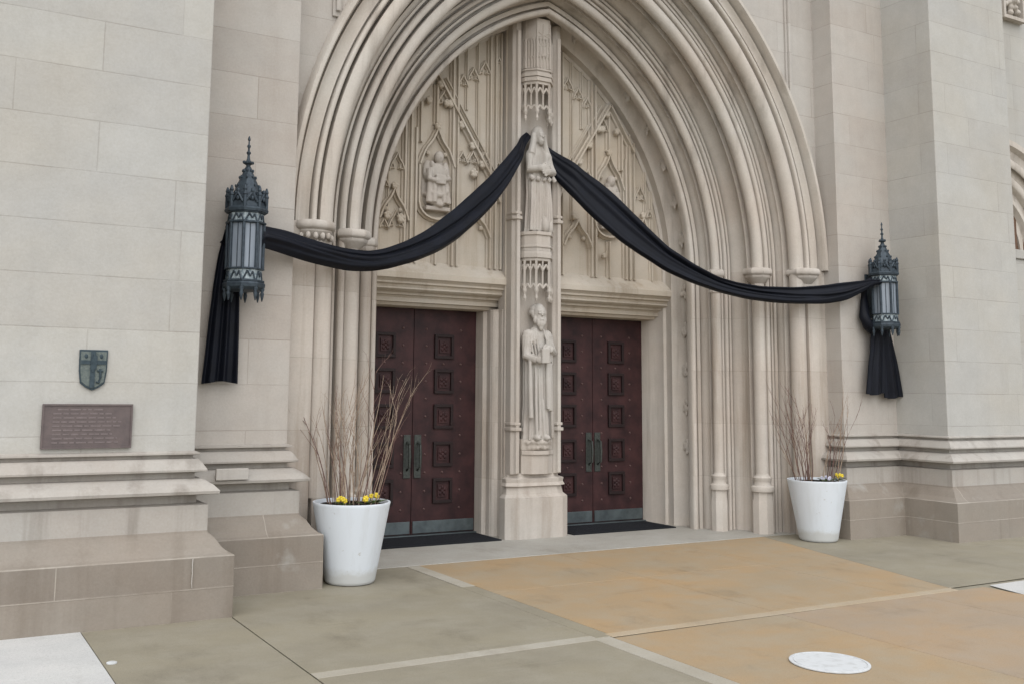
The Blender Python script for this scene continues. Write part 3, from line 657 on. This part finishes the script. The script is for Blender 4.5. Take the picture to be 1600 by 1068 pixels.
sp = [(1.62, 8.28), (1.62, 8.17), (1.54, 8.17), (1.50, 8.34), (1.40, 8.42)]+[(1.33-.06*math.cos(math.pi*i/6), 8.36-.05*math.sin(math.pi*i/6)) for i in range(6, -1, -1)][::-1]+[(1.25, 8.52), (1.2, 8.55)]+[(1.12+.06*math.cos(math.pi*i/6), 8.5-.05*math.sin(math.pi*i/6)) for i in range(7)]+[(1.04, 8.66), (.97, 8.66), (.93, 8.60), (.88, 8.60), (.84, 8.78), (.74, 8.78), (.74, 8.95)]
sp = [(r, 8.3+(y-8.3)*.4) for r, y in sp]
rows = [[(cx2+r*math.cos(math.pi*i/48), y, cz2+r*math.sin(math.pi*i/48)) for r, y in sp] for i in range(49)]
rows = [[(cx2+r, y, 2.2) for r, y in sp]]+rows+[[(cx2-r, y, 2.2) for r, y in sp]]
sa = MB().grid(rows).build('side_arch', STONE['arch'], ch, smooth=40)
mb = MB().box(cx2-.9, cx2+.9, 8.52, 8.56, cz2+.08, 4.5)
for k in range(9): mb.box(cx2-.8+.2*k, cx2-.74+.2*k, 8.49, 8.52, cz2+.08, 4.45)
mb.build('oak_panel', M['oak'], sa)
mb = MB().box(cx2-.95, cx2+.95, 8.42, 8.6, 2.2, cz2-.06); mb.box(cx2-.73, cx2+.73, 8.38, 8.6, cz2-.06, cz2+.07); mb.build('transom', STONE['pier'], sa, bevel=.01)
# carved square boss high on the bay wall
mb = MB()
mb.box(7.24, 7.76, 8.2, 8.3, 7.0, 7.05).box(7.24, 7.76, 8.2, 8.3, 7.55, 7.6).box(7.70, 7.76, 8.2, 8.3, 7.05, 7.55).box(7.24, 7.29, 8.2, 8.3, 7.05, 7.55)
cb_ = mb.build('carved_boss', STONE['carve'], ch)
q = MB()
for k in range(14):
    a = k*.9; rr = .05+.012*k; q.ball((7.49+rr*math.cos(a), 8.25, 7.30+rr*math.sin(a)), .05, .06, .045, 8, 6)
q.ball((7.49, 8.22, 7.3), .07, .07, .07)
remesh(q, 'boss_foliage', STONE['carve'], cb_, .014, 1)
# repaired stone let into the left plinth, small stone spot on the right buttress
MB().box(-3.98, -3.72, 7.80, 7.83, .875, .965).build('repair_patch', STONE['statue'], ch, bevel=.006)

for x, z0, z1, y in ((-4.322, .225, .42, 7.06),):
    b = MB(); rd = random.Random(int(z0*100)); p = [(x+rd.uniform(-.002, .002), z0+(z1-z0)*k/6) for k in range(7)]
    b.prism_xz([(a-rd.uniform(.001, .003), z) for a, z in p]+[(a+rd.uniform(.001, .003), z) for a, z in p[::-1]], y-.0165, y-.005); b.build('mortar_joint', STONE['statue'], ch)
# ------------------------------------------------------------------ plaque and shield on the left pier
pq = thing('wall_plaque', (-5.02, 7.31, 1.17), 'brown bronze plaque with lines of raised lettering on the left pier', 'plaque')
MB().box(-5.318, -4.728, 7.29, 7.309, 1.17, 1.472).build('plate', M['plaque'], pq, bevel=.004)
mb = MB()
for a in ((-5.318, -4.728, 1.460, 1.472), (-5.318, -4.728, 1.17, 1.182), (-5.318, -5.306, 1.182, 1.46), (-4.740, -4.728, 1.182, 1.46)): mb.box(a[0], a[1], 7.282, 7.2895, a[2], a[3])
mb.build('rim', M['plaque'], pq)
mb = MB(); rd = random.Random(2)
for k in range(9):
    z = 1.435-.028*k; x = -5.25 if k else -5.22
    end = -4.80-(rd.random()*.08 if k else .12)
    while x < end:
        l = rd.uniform(.02, .07); mb.box(x, min(x+l, end), 7.287, 7.2895, z-.0055, z+.0055); x += l+.012
mb.build('lettering', M['plaque_light'], pq)
sh = thing('wall_shield', (-5.01, 7.31, 1.57), 'small shield shaped bronze crest with a cross above the plaque', 'crest')
def shield(k, y0, y1, mat, name, par=sh):
    cx, zt, zb, hw = -5.008, 1.845, 1.565, .094
    P_ = [(-hw, 1.845), (hw, 1.845), (hw*.98, 1.70), (hw*.86, 1.615), (hw*.45, 1.585), (0, 1.565), (-hw*.45, 1.585), (-hw*.86, 1.615), (-hw*.98, 1.70)]
    zc = 1.71
    return MB().prism_xz([(cx+x*k, zc+(z-zc)*k) for x, z in P_], y0, y1).build(name, mat, par, bevel=.003)
shield(1.0, 7.292, 7.309, M['shield_dark'], 'shield_body'); shield(.90, 7.288, 7.2915, M['shield_pale'], 'field')
mb = MB(); x = -5.008
mb.box(x-.02, x+.012, 7.281, 7.2875, 1.585, 1.832).box(x-.082, x-.021, 7.281, 7.2875, 1.745, 1.772).box(x+.013, x+.082, 7.281, 7.2875, 1.745, 1.772)
mb.prism_xz([(x-.055+.05, 1.80), (x-.004, 1.825), (x+.024, 1.80), (x+.02, 1.72), (x-.004, 1.69), (x-.024, 1.72)], 7.277, 7.2808)
mb.tube([(x+.045, 7.284, 1.715), (x+.05, 7.284, 1.66), (x+.04, 7.284, 1.62), (x+.022, 7.284, 1.625)], .008, 6)
mb.tube([(x+.028, 7.284, 1.70), (x+.065, 7.284, 1.70)], .007, 6)
for dx, z in ((-.05, 1.80), (.05, 1.80)): mb.ball((x+dx, 7.287, z), .012, .005, .016, 8, 6)
mb.build('cross', M['shield_dark'], sh)

# ------------------------------------------------------------------ lanterns
def lantern(cx, cy, label):
    t = thing('wall_lantern', (cx, cy, 2.3), label, 'lantern', 'bronze lanterns on either side of the portal')
    n = 8; rr = .152; a0 = math.pi/8
    def ring(mb, prof): mb.lathe(prof, (cx, cy, 0), n, a0)
    mb = MB(); ring(mb, [(.14, 3.05), (.132, 3.09), (.112, 3.15), (.083, 3.225), (.05, 3.30), (.026, 3.36), (.018, 3.375)])
    for k in range(8):
        a = a0+2*math.pi*k/8
        for i, (r_, z_) in enumerate(((.118, 3.14), (.092, 3.21), (.064, 3.28), (.04, 3.335))): mb.ball((cx+r_*math.cos(a), cy+r_*math.sin(a), z_), .010, .010, .014, 6, 5)
    mb.build('spire', M['bronze'], t)
    mb = MB(); mb.lathe([(.016, 3.37), (.02, 3.385), (.04, 3.395), (.042, 3.405), (.018, 3.42), (.012, 3.44), (.01, 3.47), (.018, 3.48), (.018, 3.49), (.009, 3.50), (.008, 3.525), (.015, 3.535), (.015, 3.545), (.007, 3.555), (.006, 3.585), (.012, 3.592), (.011, 3.602), (.004, 3.625)], (cx, cy, 0), 10)
    for k in range(4):
        a = k*math.pi/2; mb.ball((cx+.035*math.cos(a), cy+.035*math.sin(a), 3.405), .014, .014, .014, 6, 5)
    mb.build('finial', M['bronze'], t, smooth=40)
    mb = MB(); ring(mb, [(.150, 2.985), (.172, 2.99), (.176, 3.01), (.165, 3.025), (.155, 3.03), (.150, 3.07), (.12, 3.075)])
    for k in range(8):
        a = a0+2*math.pi*k/8; x, y = cx+.155*math.cos(a), cy+.155*math.sin(a)
        mb.lathe([(.016, 3.02), (.017, 3.11), (.022, 3.12), (.012, 3.145), (.017, 3.16), (.014, 3.17), (.006, 3.195)], (x, y, 0), 6)
        a2 = a+math.pi/8; x2, y2 = cx+.148*math.cos(a2), cy+.148*math.sin(a2)
        c_ = Vector((-math.sin(a2), math.cos(a2)))
        for sgn in (-1, 1):
            mb.tube([(x+(x2-x)*.05 if sgn < 0 else x2+c_.x*.045, y+(y2-y)*.05 if sgn < 0 else y2+c_.y*.045, 3.06), (x2, y2, 3.135)], .011, 6)
        mb.ball((x2, y2, 3.15), .016, .016, .02, 6, 5); mb.ball((x2, y2, 3.09), .014, .014, .02, 6, 5)
    mb.build('crown', M['bronze'], t)
    for z0, z1 in ((2.905, 2.985), (2.435, 2.53)):
        mb = MB(); ring(mb, [(rr*.93, z0), (rr*.93, z1)]); fr = mb.build('frieze', M['bronze_light'], t)
        mb = MB(); ring(mb, [(rr*1.0, z0-.012), (rr*1.07, z0-.006), (rr*1.07, z0+.006), (rr*.96, z0+.010)]); ring(mb, [(rr*.96, z1-.008), (rr*1.05, z1-.004), (rr*1.05, z1+.006), (rr*.9, z1+.010)])
        for k in range(8):
            a = a0+2*math.pi*(k+.5)/8; tn = Vector((-math.sin(a), math.cos(a))); ap = rr*.95*math.cos(math.pi/8); zc = (z0+z1)/2; hh = (z1-z0)/2
            for dx0, dz0, dx1, dz1 in ((-.05, -hh, -.015, hh*.6), (-.015, hh*.6, .01, -hh*.3), (.01, -hh*.3, .03, hh*.5), (.03, hh*.5, .052, -hh)):
                mb.tube([(cx+ap*math.cos(a)+tn.x*dx0, cy+ap*math.sin(a)+tn.y*dx0, zc+dz0), (cx+ap*math.cos(a)+tn.x*dx1, cy+ap*math.sin(a)+tn.y*dx1, zc+dz1)], .0075, 5)
        mb.build('tracery', M['bronze'], fr)
    mb = MB(); ring(mb, [(rr*.88, 2.53), (rr*.88, 2.905)]); mb.build('glass', M['glass'], t)
    for k in range(8):
        a = a0+2*math.pi*k/8; x, y = cx+rr*.95*math.cos(a), cy+rr*.95*math.sin(a)
        mb = MB().tube([(x, y, 2.53), (x, y, 2.905)], .0135, 8)
        a2 = a+math.pi/8; q_ = rr*.885*math.cos(math.pi/8); mb.tube([(cx+q_*math.cos(a2), cy+q_*math.sin(a2), 2.53), (cx+q_*math.cos(a2), cy+q_*math.sin(a2), 2.905)], .0045, 6)
        mb.build('glazing_bar', M['bronze'], t, smooth=40)
    mb = MB(); ring(mb, [(rr*1.06, 2.425), (rr*1.12, 2.41), (rr*1.1, 2.385), (rr*.95, 2.365), (rr*.7, 2.355), (.02, 2.35)])
    mb.build('bottom_ring', M['bronze'], t)
    for k in range(8):
        a = a0+2*math.pi*k/8
        MB().lathe([(.018, 2.385), (.02, 2.37), (.012, 2.35), (.017, 2.335), (.013, 2.31), (.004, 2.275)], (cx+rr*.97*math.cos(a), cy+rr*.97*math.sin(a), 0), 8).build('drop', M['bronze'], t, smooth=40)
    MB().tube([(cx, cy+.1, 2.62), (cx, 7.985, 2.62)], .022, 8).tube([(cx, cy+.1, 2.93), (cx, 7.985, 2.93)], .022, 8).box(cx-.05, cx+.05, 7.955, 7.979, 2.5, 3.02).build('bracket', M['bronze'], t)
lantern(-3.835, 7.75, 'octagonal dark bronze lantern on the wall right of the plaque pier')
lantern(3.84, 7.75, 'octagonal dark bronze lantern on the far wall above the short forked black tail')

# ------------------------------------------------------------------ black drapes
def interp(tab, x):
    if x <= tab[0][0]: return tab[0][1]
    for (a, va), (b, vb) in zip(tab, tab[1:]):
        if x <= b: return va+(vb-va)*(x-a)/(b-a)
    return tab[-1][1]
def smooth_tab(tab, a, b, n=100):
    xs = [a+(b-a)*i/n for i in range(n+1)]; v = [interp(tab, x) for x in xs]
    for _ in range(6): v = [v[0]]+[(v[i-1]+2*v[i]+v[i+1])/4 for i in range(1, n)]+[v[-1]]
    return xs, v
LU = [(-.02, 2.887), (0.209, 2.878), (0.421, 2.851), (0.641, 2.835), (0.908, 2.822), (1.188, 2.831), (1.395, 2.879), (1.697, 2.994), (2.063, 3.166), (2.451, 3.415), (2.759, 3.643), (3.084, 3.89), (3.369, 4.154), (3.667, 4.44), (3.86, 4.56)]
LL = [(0.001, 2.714), (0.218, 2.687), (0.429, 2.656), (0.649, 2.635), (0.915, 2.62), (1.194, 2.645), (1.444, 2.688), (1.793, 2.779), (2.164, 2.926), (2.457, 3.089), (2.765, 3.294), (3.034, 3.503), (3.314, 3.769), (3.548, 4.06), (3.705, 4.26), (3.86, 4.44)]
RU = [(0.065, 2.931), (0.384, 2.888), (0.622, 2.847), (1.013, 2.81), (1.401, 2.813), (1.707, 2.862), (1.935, 2.929), (2.237, 3.083), (2.537, 3.281), (2.835, 3.567), (3.059, 3.788), (3.245, 3.95), (3.507, 4.15), (3.73, 4.352), (3.90, 4.47)]
RL = [(0.0, 2.87), (0.069, 2.844), (0.191, 2.766), (0.392, 2.671), (0.629, 2.629), (0.941, 2.625), (1.251, 2.637), (1.558, 2.666), (1.863, 2.725), (2.165, 2.813), (2.466, 2.93), (2.765, 3.09), (2.988, 3.23), (3.248, 3.465), (3.508, 3.728), (3.73, 4.035), (3.85, 4.24)]
def swag(s, U, Lw, label, seed, s1):
    t = thing('black_drape', (s*2.0, 8.3, 2.65), label, 'drape', 'black mourning drapes over the portal')
    A = Vector((s*3.66, 7.72)); B = Vector((s*.06, 9.27)); e = (B-A).normalized(); nrm = Vector((e.y, -e.x))
    if nrm.y > 0: nrm = -nrm
    xs, u = smooth_tab(U, -.06, s1, 130); _, l = smooth_tab(Lw, -.06, s1, 130)
    rd = random.Random(seed); ph = [rd.uniform(0, 6.28) for _ in range(6)]
    rows = []; n = 72
    for i, x in enumerate(xs):
        v = x/s1; h = (u[i]-l[i])/2; zc = (u[i]+l[i])/2
        # slope of the run, so the section stands square to it
        j0, j1 = max(i-2, 0), min(i+2, len(xs)-1); sl = ((u[j1]+l[j1])-(u[j0]+l[j0]))/2/(xs[j1]-xs[j0]); ca = 1/math.sqrt(1+sl*sl); sa_ = sl*ca
        hh = h*ca; row = []
        sag = math.sin(math.pi*min(max(v, 0), 1))
        for k in range(n):
            a = 2*math.pi*k/n; cv = math.cos(a); dpt = math.sin(a)
            th_ = .030+.045*sag
            f = 0
            # long folds fanning out from the gathered ends
            f += .7*math.sin(3.1*cv+ph[0]+1.9*v+.5*math.sin(4*v+ph[4]))+.35*math.sin(6.3*cv+ph[1]-3.0*v+.6*math.sin(6*v+ph[5]))+.10*math.sin(13*cv+ph[2]+6*v)
            f -= .9*math.exp(-((cv-.5*math.sin(3.0*v+ph[3]))/.11)**2)*(.4+sag)+.6*math.exp(-((cv+.1-.6*math.sin(2.2*v+ph[5]))/.08)**2)*(1-sag*.4)
            dd = th_*dpt*(1+.0*f)+(.020+.024*sag)*f*abs(dpt)**.5*(1 if dpt > 0 else -.5)
            edge = 1+.05*math.sin(9*v+ph[3])+.03*math.sin(23*v+ph[4])*(1-abs(dpt))
            yy = cv*hh*edge
            X = x-yy*sa_; Z = zc+yy*ca
            p = A+e*X+nrm*dd
            w_ = min(max((X-(s1-.34))/.26, 0), 1); row.append((p.x, p.y+.12*w_*w_*(3-2*w_), Z))        # the end tucks in behind the statue's neck
        rows.append(row)
    MB().grid(rows, closed_u=True, cap=True).build('swag', M['cloth'], t, smooth=True)
    return t
dl = swag(-1, LU, LL, 'black cloth swag from the near left lantern up to the upper statue', 4, 3.86)
dr = swag(1, RU, RL, 'black cloth swag from the upper statue down to the far right lantern', 9, 3.87)
def tail(t, left, right, y, pleats, amp, seed, zbot=None, thick=.03, split=None):
    rd = random.Random(seed); ph = rd.uniform(0, 6.28); rows = []; n = 60
    zt = left[0][1]; zb = left[-1][1]; N = 50
    for i in range(N+1):
        v = i/N; z = zt+(zb-zt)*v
        xl = interp([(-b, a) for a, b in left], -z); xr = interp([(-b, a) for a, b in right], -z)
        row = []
        for k in range(n+1):
            q_ = k/n; x = xl+(xr-xl)*q_
            am = amp*(.35+.65*v)
            d_ = am*(math.sin(pleats*math.pi*2*q_+ph+.6*math.sin(2*v))+.4*math.sin(pleats*3.4*math.pi*q_+ph*2+v))
            zz = z
            if i == N: zz += .012*math.sin(5*q_+ph)
            row.append((x, y-thick+d_, zz))
        for k in range(n, -1, -1):
            q_ = k/n; x = xl+(xr-xl)*q_; zz = row[k][2]; row.append((x, min(row[k][1]+.012, y+.05), zz))
        rows.append(row)
    return MB().grid(rows, closed_u=True, cap=False).build('tail', M['cloth'], t, smooth=60)
tail(dl, [(-3.93, 2.91), (-3.965, 2.87), (-4.014, 2.645), (-4.041, 2.435), (-4.069, 2.125), (-4.091, 1.819), (-4.108, 1.632)],
     [(-3.87, 2.91), (-3.86, 2.87), (-3.84, 2.655), (-3.83, 2.396), (-3.822, 2.032), (-3.820, 1.826), (-3.818, 1.615)], 7.92, 3, .022, 6)
MB().tube([(-3.66, 7.74, 2.80), (-3.70, 7.90, 2.82), (-3.80, 7.93, 2.85), (-3.93, 7.91, 2.86), (-3.96, 7.91, 2.75)], [.07, .055, .045, .045, .04], 12).build('knot', M['cloth'], dl, smooth=True)
tail(dr, [(3.735, 2.42), (3.735, 2.36), (3.70, 2.10), (3.66, 1.95), (3.603, 1.605)], [(3.95, 2.42), (3.95, 2.36), (3.945, 2.1), (3.94, 1.95), (3.93, 1.58)], 7.89, 2, .022, 11)
tail(dr, [(3.93, 2.42), (3.93, 2.36), (3.93, 2.1), (3.935, 1.95), (3.94, 1.565)], [(4.06, 2.42), (4.09, 2.36), (4.16, 2.1), (4.20, 1.95), (4.262, 1.60)], 7.91, 2, .022, 12)
MB().tube([(3.66, 7.76, 2.92), (3.62, 7.86, 2.86), (3.70, 7.92, 2.70), (3.64, 7.88, 2.50), (3.68, 7.86, 2.40), (3.76, 7.88, 2.36), (3.86, 7.88, 2.42)], [.05, .05, .045, .06, .065, .06, .04], 12).build('knot', M['cloth'], dr, smooth=True)

# ------------------------------------------------------------------ door mats
def doormat(x0, x1, label):
    t = MB(); t.box(x0, x1, 9.29, 9.88, .004, .018)
    k = 9.31
    while k < 9.86: t.box(x0+.03, x1-.03, k, k+.008, .018, .022); k += .022
    tag(t.build('doormat', M['mat'], bevel=.003), label, 'doormat', 'doormats at the two doors')
doormat(-1.95, -.47, 'black ribbed doormat at the left door beside the nearer planter')
doormat(.47, 1.95, 'black ribbed doormat at the right door, far from the nearer planter')

# ------------------------------------------------------------------ planters with bare shrubs and pansies
def planter(cx, cy, k, label):
    t = thing('planter', (cx, cy, 0), label, 'planter', 'white tapered planters')
    MB().lathe([(.0, .012), (.205*k, .006), (.218*k, .02), (.222*k, .03), (.337*k, .635), (.342*k, .652), (.34*k, .66), (.322*k, .66), (.318*k, .645), (.312*k, .60), (0, .595)], (cx, cy, 0), 64).build('pot', M['pot'], t, smooth=40)
    mb = MB(); rows = []; rd = random.Random(int(cx*10)+50)
    for i in range(9):
        r_ = .310*k*i/8; rows.append([(cx+r_*math.cos(2*math.pi*j/32), cy+r_*math.sin(2*math.pi*j/32), .628+.02*(1-i/8)+rd.uniform(-.01, .01)) for j in range(32)])
    mb.grid(rows, closed_u=True); mb.build('soil', M['soil'], t, smooth=True)
def branch(mb, rd, p, d, L, r, depth, wob, up):
    n = 8; pts = [Vector(p)]; d = Vector(d).normalized(); kids = []
    for i in range(n):
        d = (d+Vector((rd.uniform(-wob, wob), rd.uniform(-wob, wob), up))).normalized()
        pts.append(pts[-1]+d*(L/n))
        if depth and i > 1 and rd.random() < .42: kids.append((pts[-1].copy(), d.copy(), i))
    mb.tube(pts, [r*(1-.75*i/n) for i in range(n+1)], 5)
    for q_, dd, i in kids:
        a = rd.uniform(0, 6.28); o = Vector((math.cos(a), math.sin(a), .3))*rd.uniform(.3, .6)
        branch(mb, rd, q_, dd+o, L*rd.uniform(.25, .5)*(1-i/n*.4), r*.5, depth-1, wob*1.1, up*1.2)
def shrub(cx, cy, k, seed, count, lean, label, height, mats):
    t = thing('bare_shrub', (cx, cy, .64), label, 'shrub', 'bare winter shrubs in the planters')
    rd = random.Random(seed)
    for i in range(count):
        a = rd.uniform(0, 6.28); rr = .24*k*math.sqrt(rd.random()); x, y = cx+rr*math.cos(a), cy+rr*math.sin(a)
        sp_ = rr/.24*rd.uniform(.25, 1.0)
        d_ = Vector((math.cos(a)*sp_*.55+lean*rd.uniform(-.1, .6), math.sin(a)*sp_*.35, 1))
        mb = MB(); branch(mb, rd, (x, y, .62), d_, height*rd.uniform(.55, 1.15), rd.uniform(.0036, .006), 2, .10, .015)
        mb.build('stem', M[mats[0]] if rd.random() < .6 else M[mats[1]], t)
def pansy(cx, cy, z, mat, label, seed, group):
    t = thing('pansy', (cx, cy, z-.03), label, 'flower', group)
    rd = random.Random(seed); mb = MB()
    for k in range(7):
        a = k*.9+rd.random(); r_ = rd.uniform(.02, .055); x, y = cx+r_*math.cos(a), cy+r_*math.sin(a); zz = z+rd.uniform(-.01, .015)
        mb.add([(cx, cy, z-.02), (x+.03*math.cos(a+.6), y+.03*math.sin(a+.6), zz), (x+.055*math.cos(a), y+.055*math.sin(a), zz+.004), (x+.03*math.cos(a-.6), y+.03*math.sin(a-.6), zz)], [(0, 1, 2, 3)])
    mb.build('leaf', M['leaf'], t)
    mb = MB()
    for f in range(4):
        fx, fy, fz = cx+rd.uniform(-.045, .045), cy+rd.uniform(-.045, .045), z+rd.uniform(.02, .05)
        for k in range(5):
            a = 2*math.pi*k/5+f; mb.ball((fx+.013*math.cos(a), fy-.006, fz+.011*math.sin(a)), .011, .006, .011, 7, 5)
    mb.build('blossom', mat, t, smooth=True)
PL = [(-2.80, 7.885, .955), (2.75, 7.87, .93)]
planter(*PL[0], 'tall white tapered planter by the near left plinth, overlapping the left door')
planter(*PL[1], 'white tapered planter by the far right plinth at the right jamb')
shrub(PL[0][0], PL[0][1], 1, 21, 40, .24, 'bare brown twigs standing in the near left white planter', 1.0, ('twig', 'twig_red'))
shrub(PL[1][0], PL[1][1], .95, 33, 30, .05, 'bare reddish twigs standing in the far right white planter', .92, ('twig_red', 'twig'))
def ps(i, a, r_, mat, lab, seed):
    cx, cy, k = PL[i]; pansy(cx+r_*k*math.cos(R(a)), cy+r_*k*math.sin(R(a)), .67, mat, lab, seed, 'pansies in the planters')
ps(0, -75, .22, M['yellow'], 'middle one of the three yellow pansies in the left planter', 1)
ps(0, -130, .25, M['yellow'], 'yellow pansy at the left front rim of the left planter', 2)
ps(0, -35, .22, M['yellow'], 'yellow pansy at the right rim of the left planter', 3)
ps(1, -40, .23, M['yellow'], 'yellow pansy at the right rim of the right planter', 4)
ps(1, -115, .24, M['lilac'], 'pale lilac pansy at the front rim of the right planter', 5)
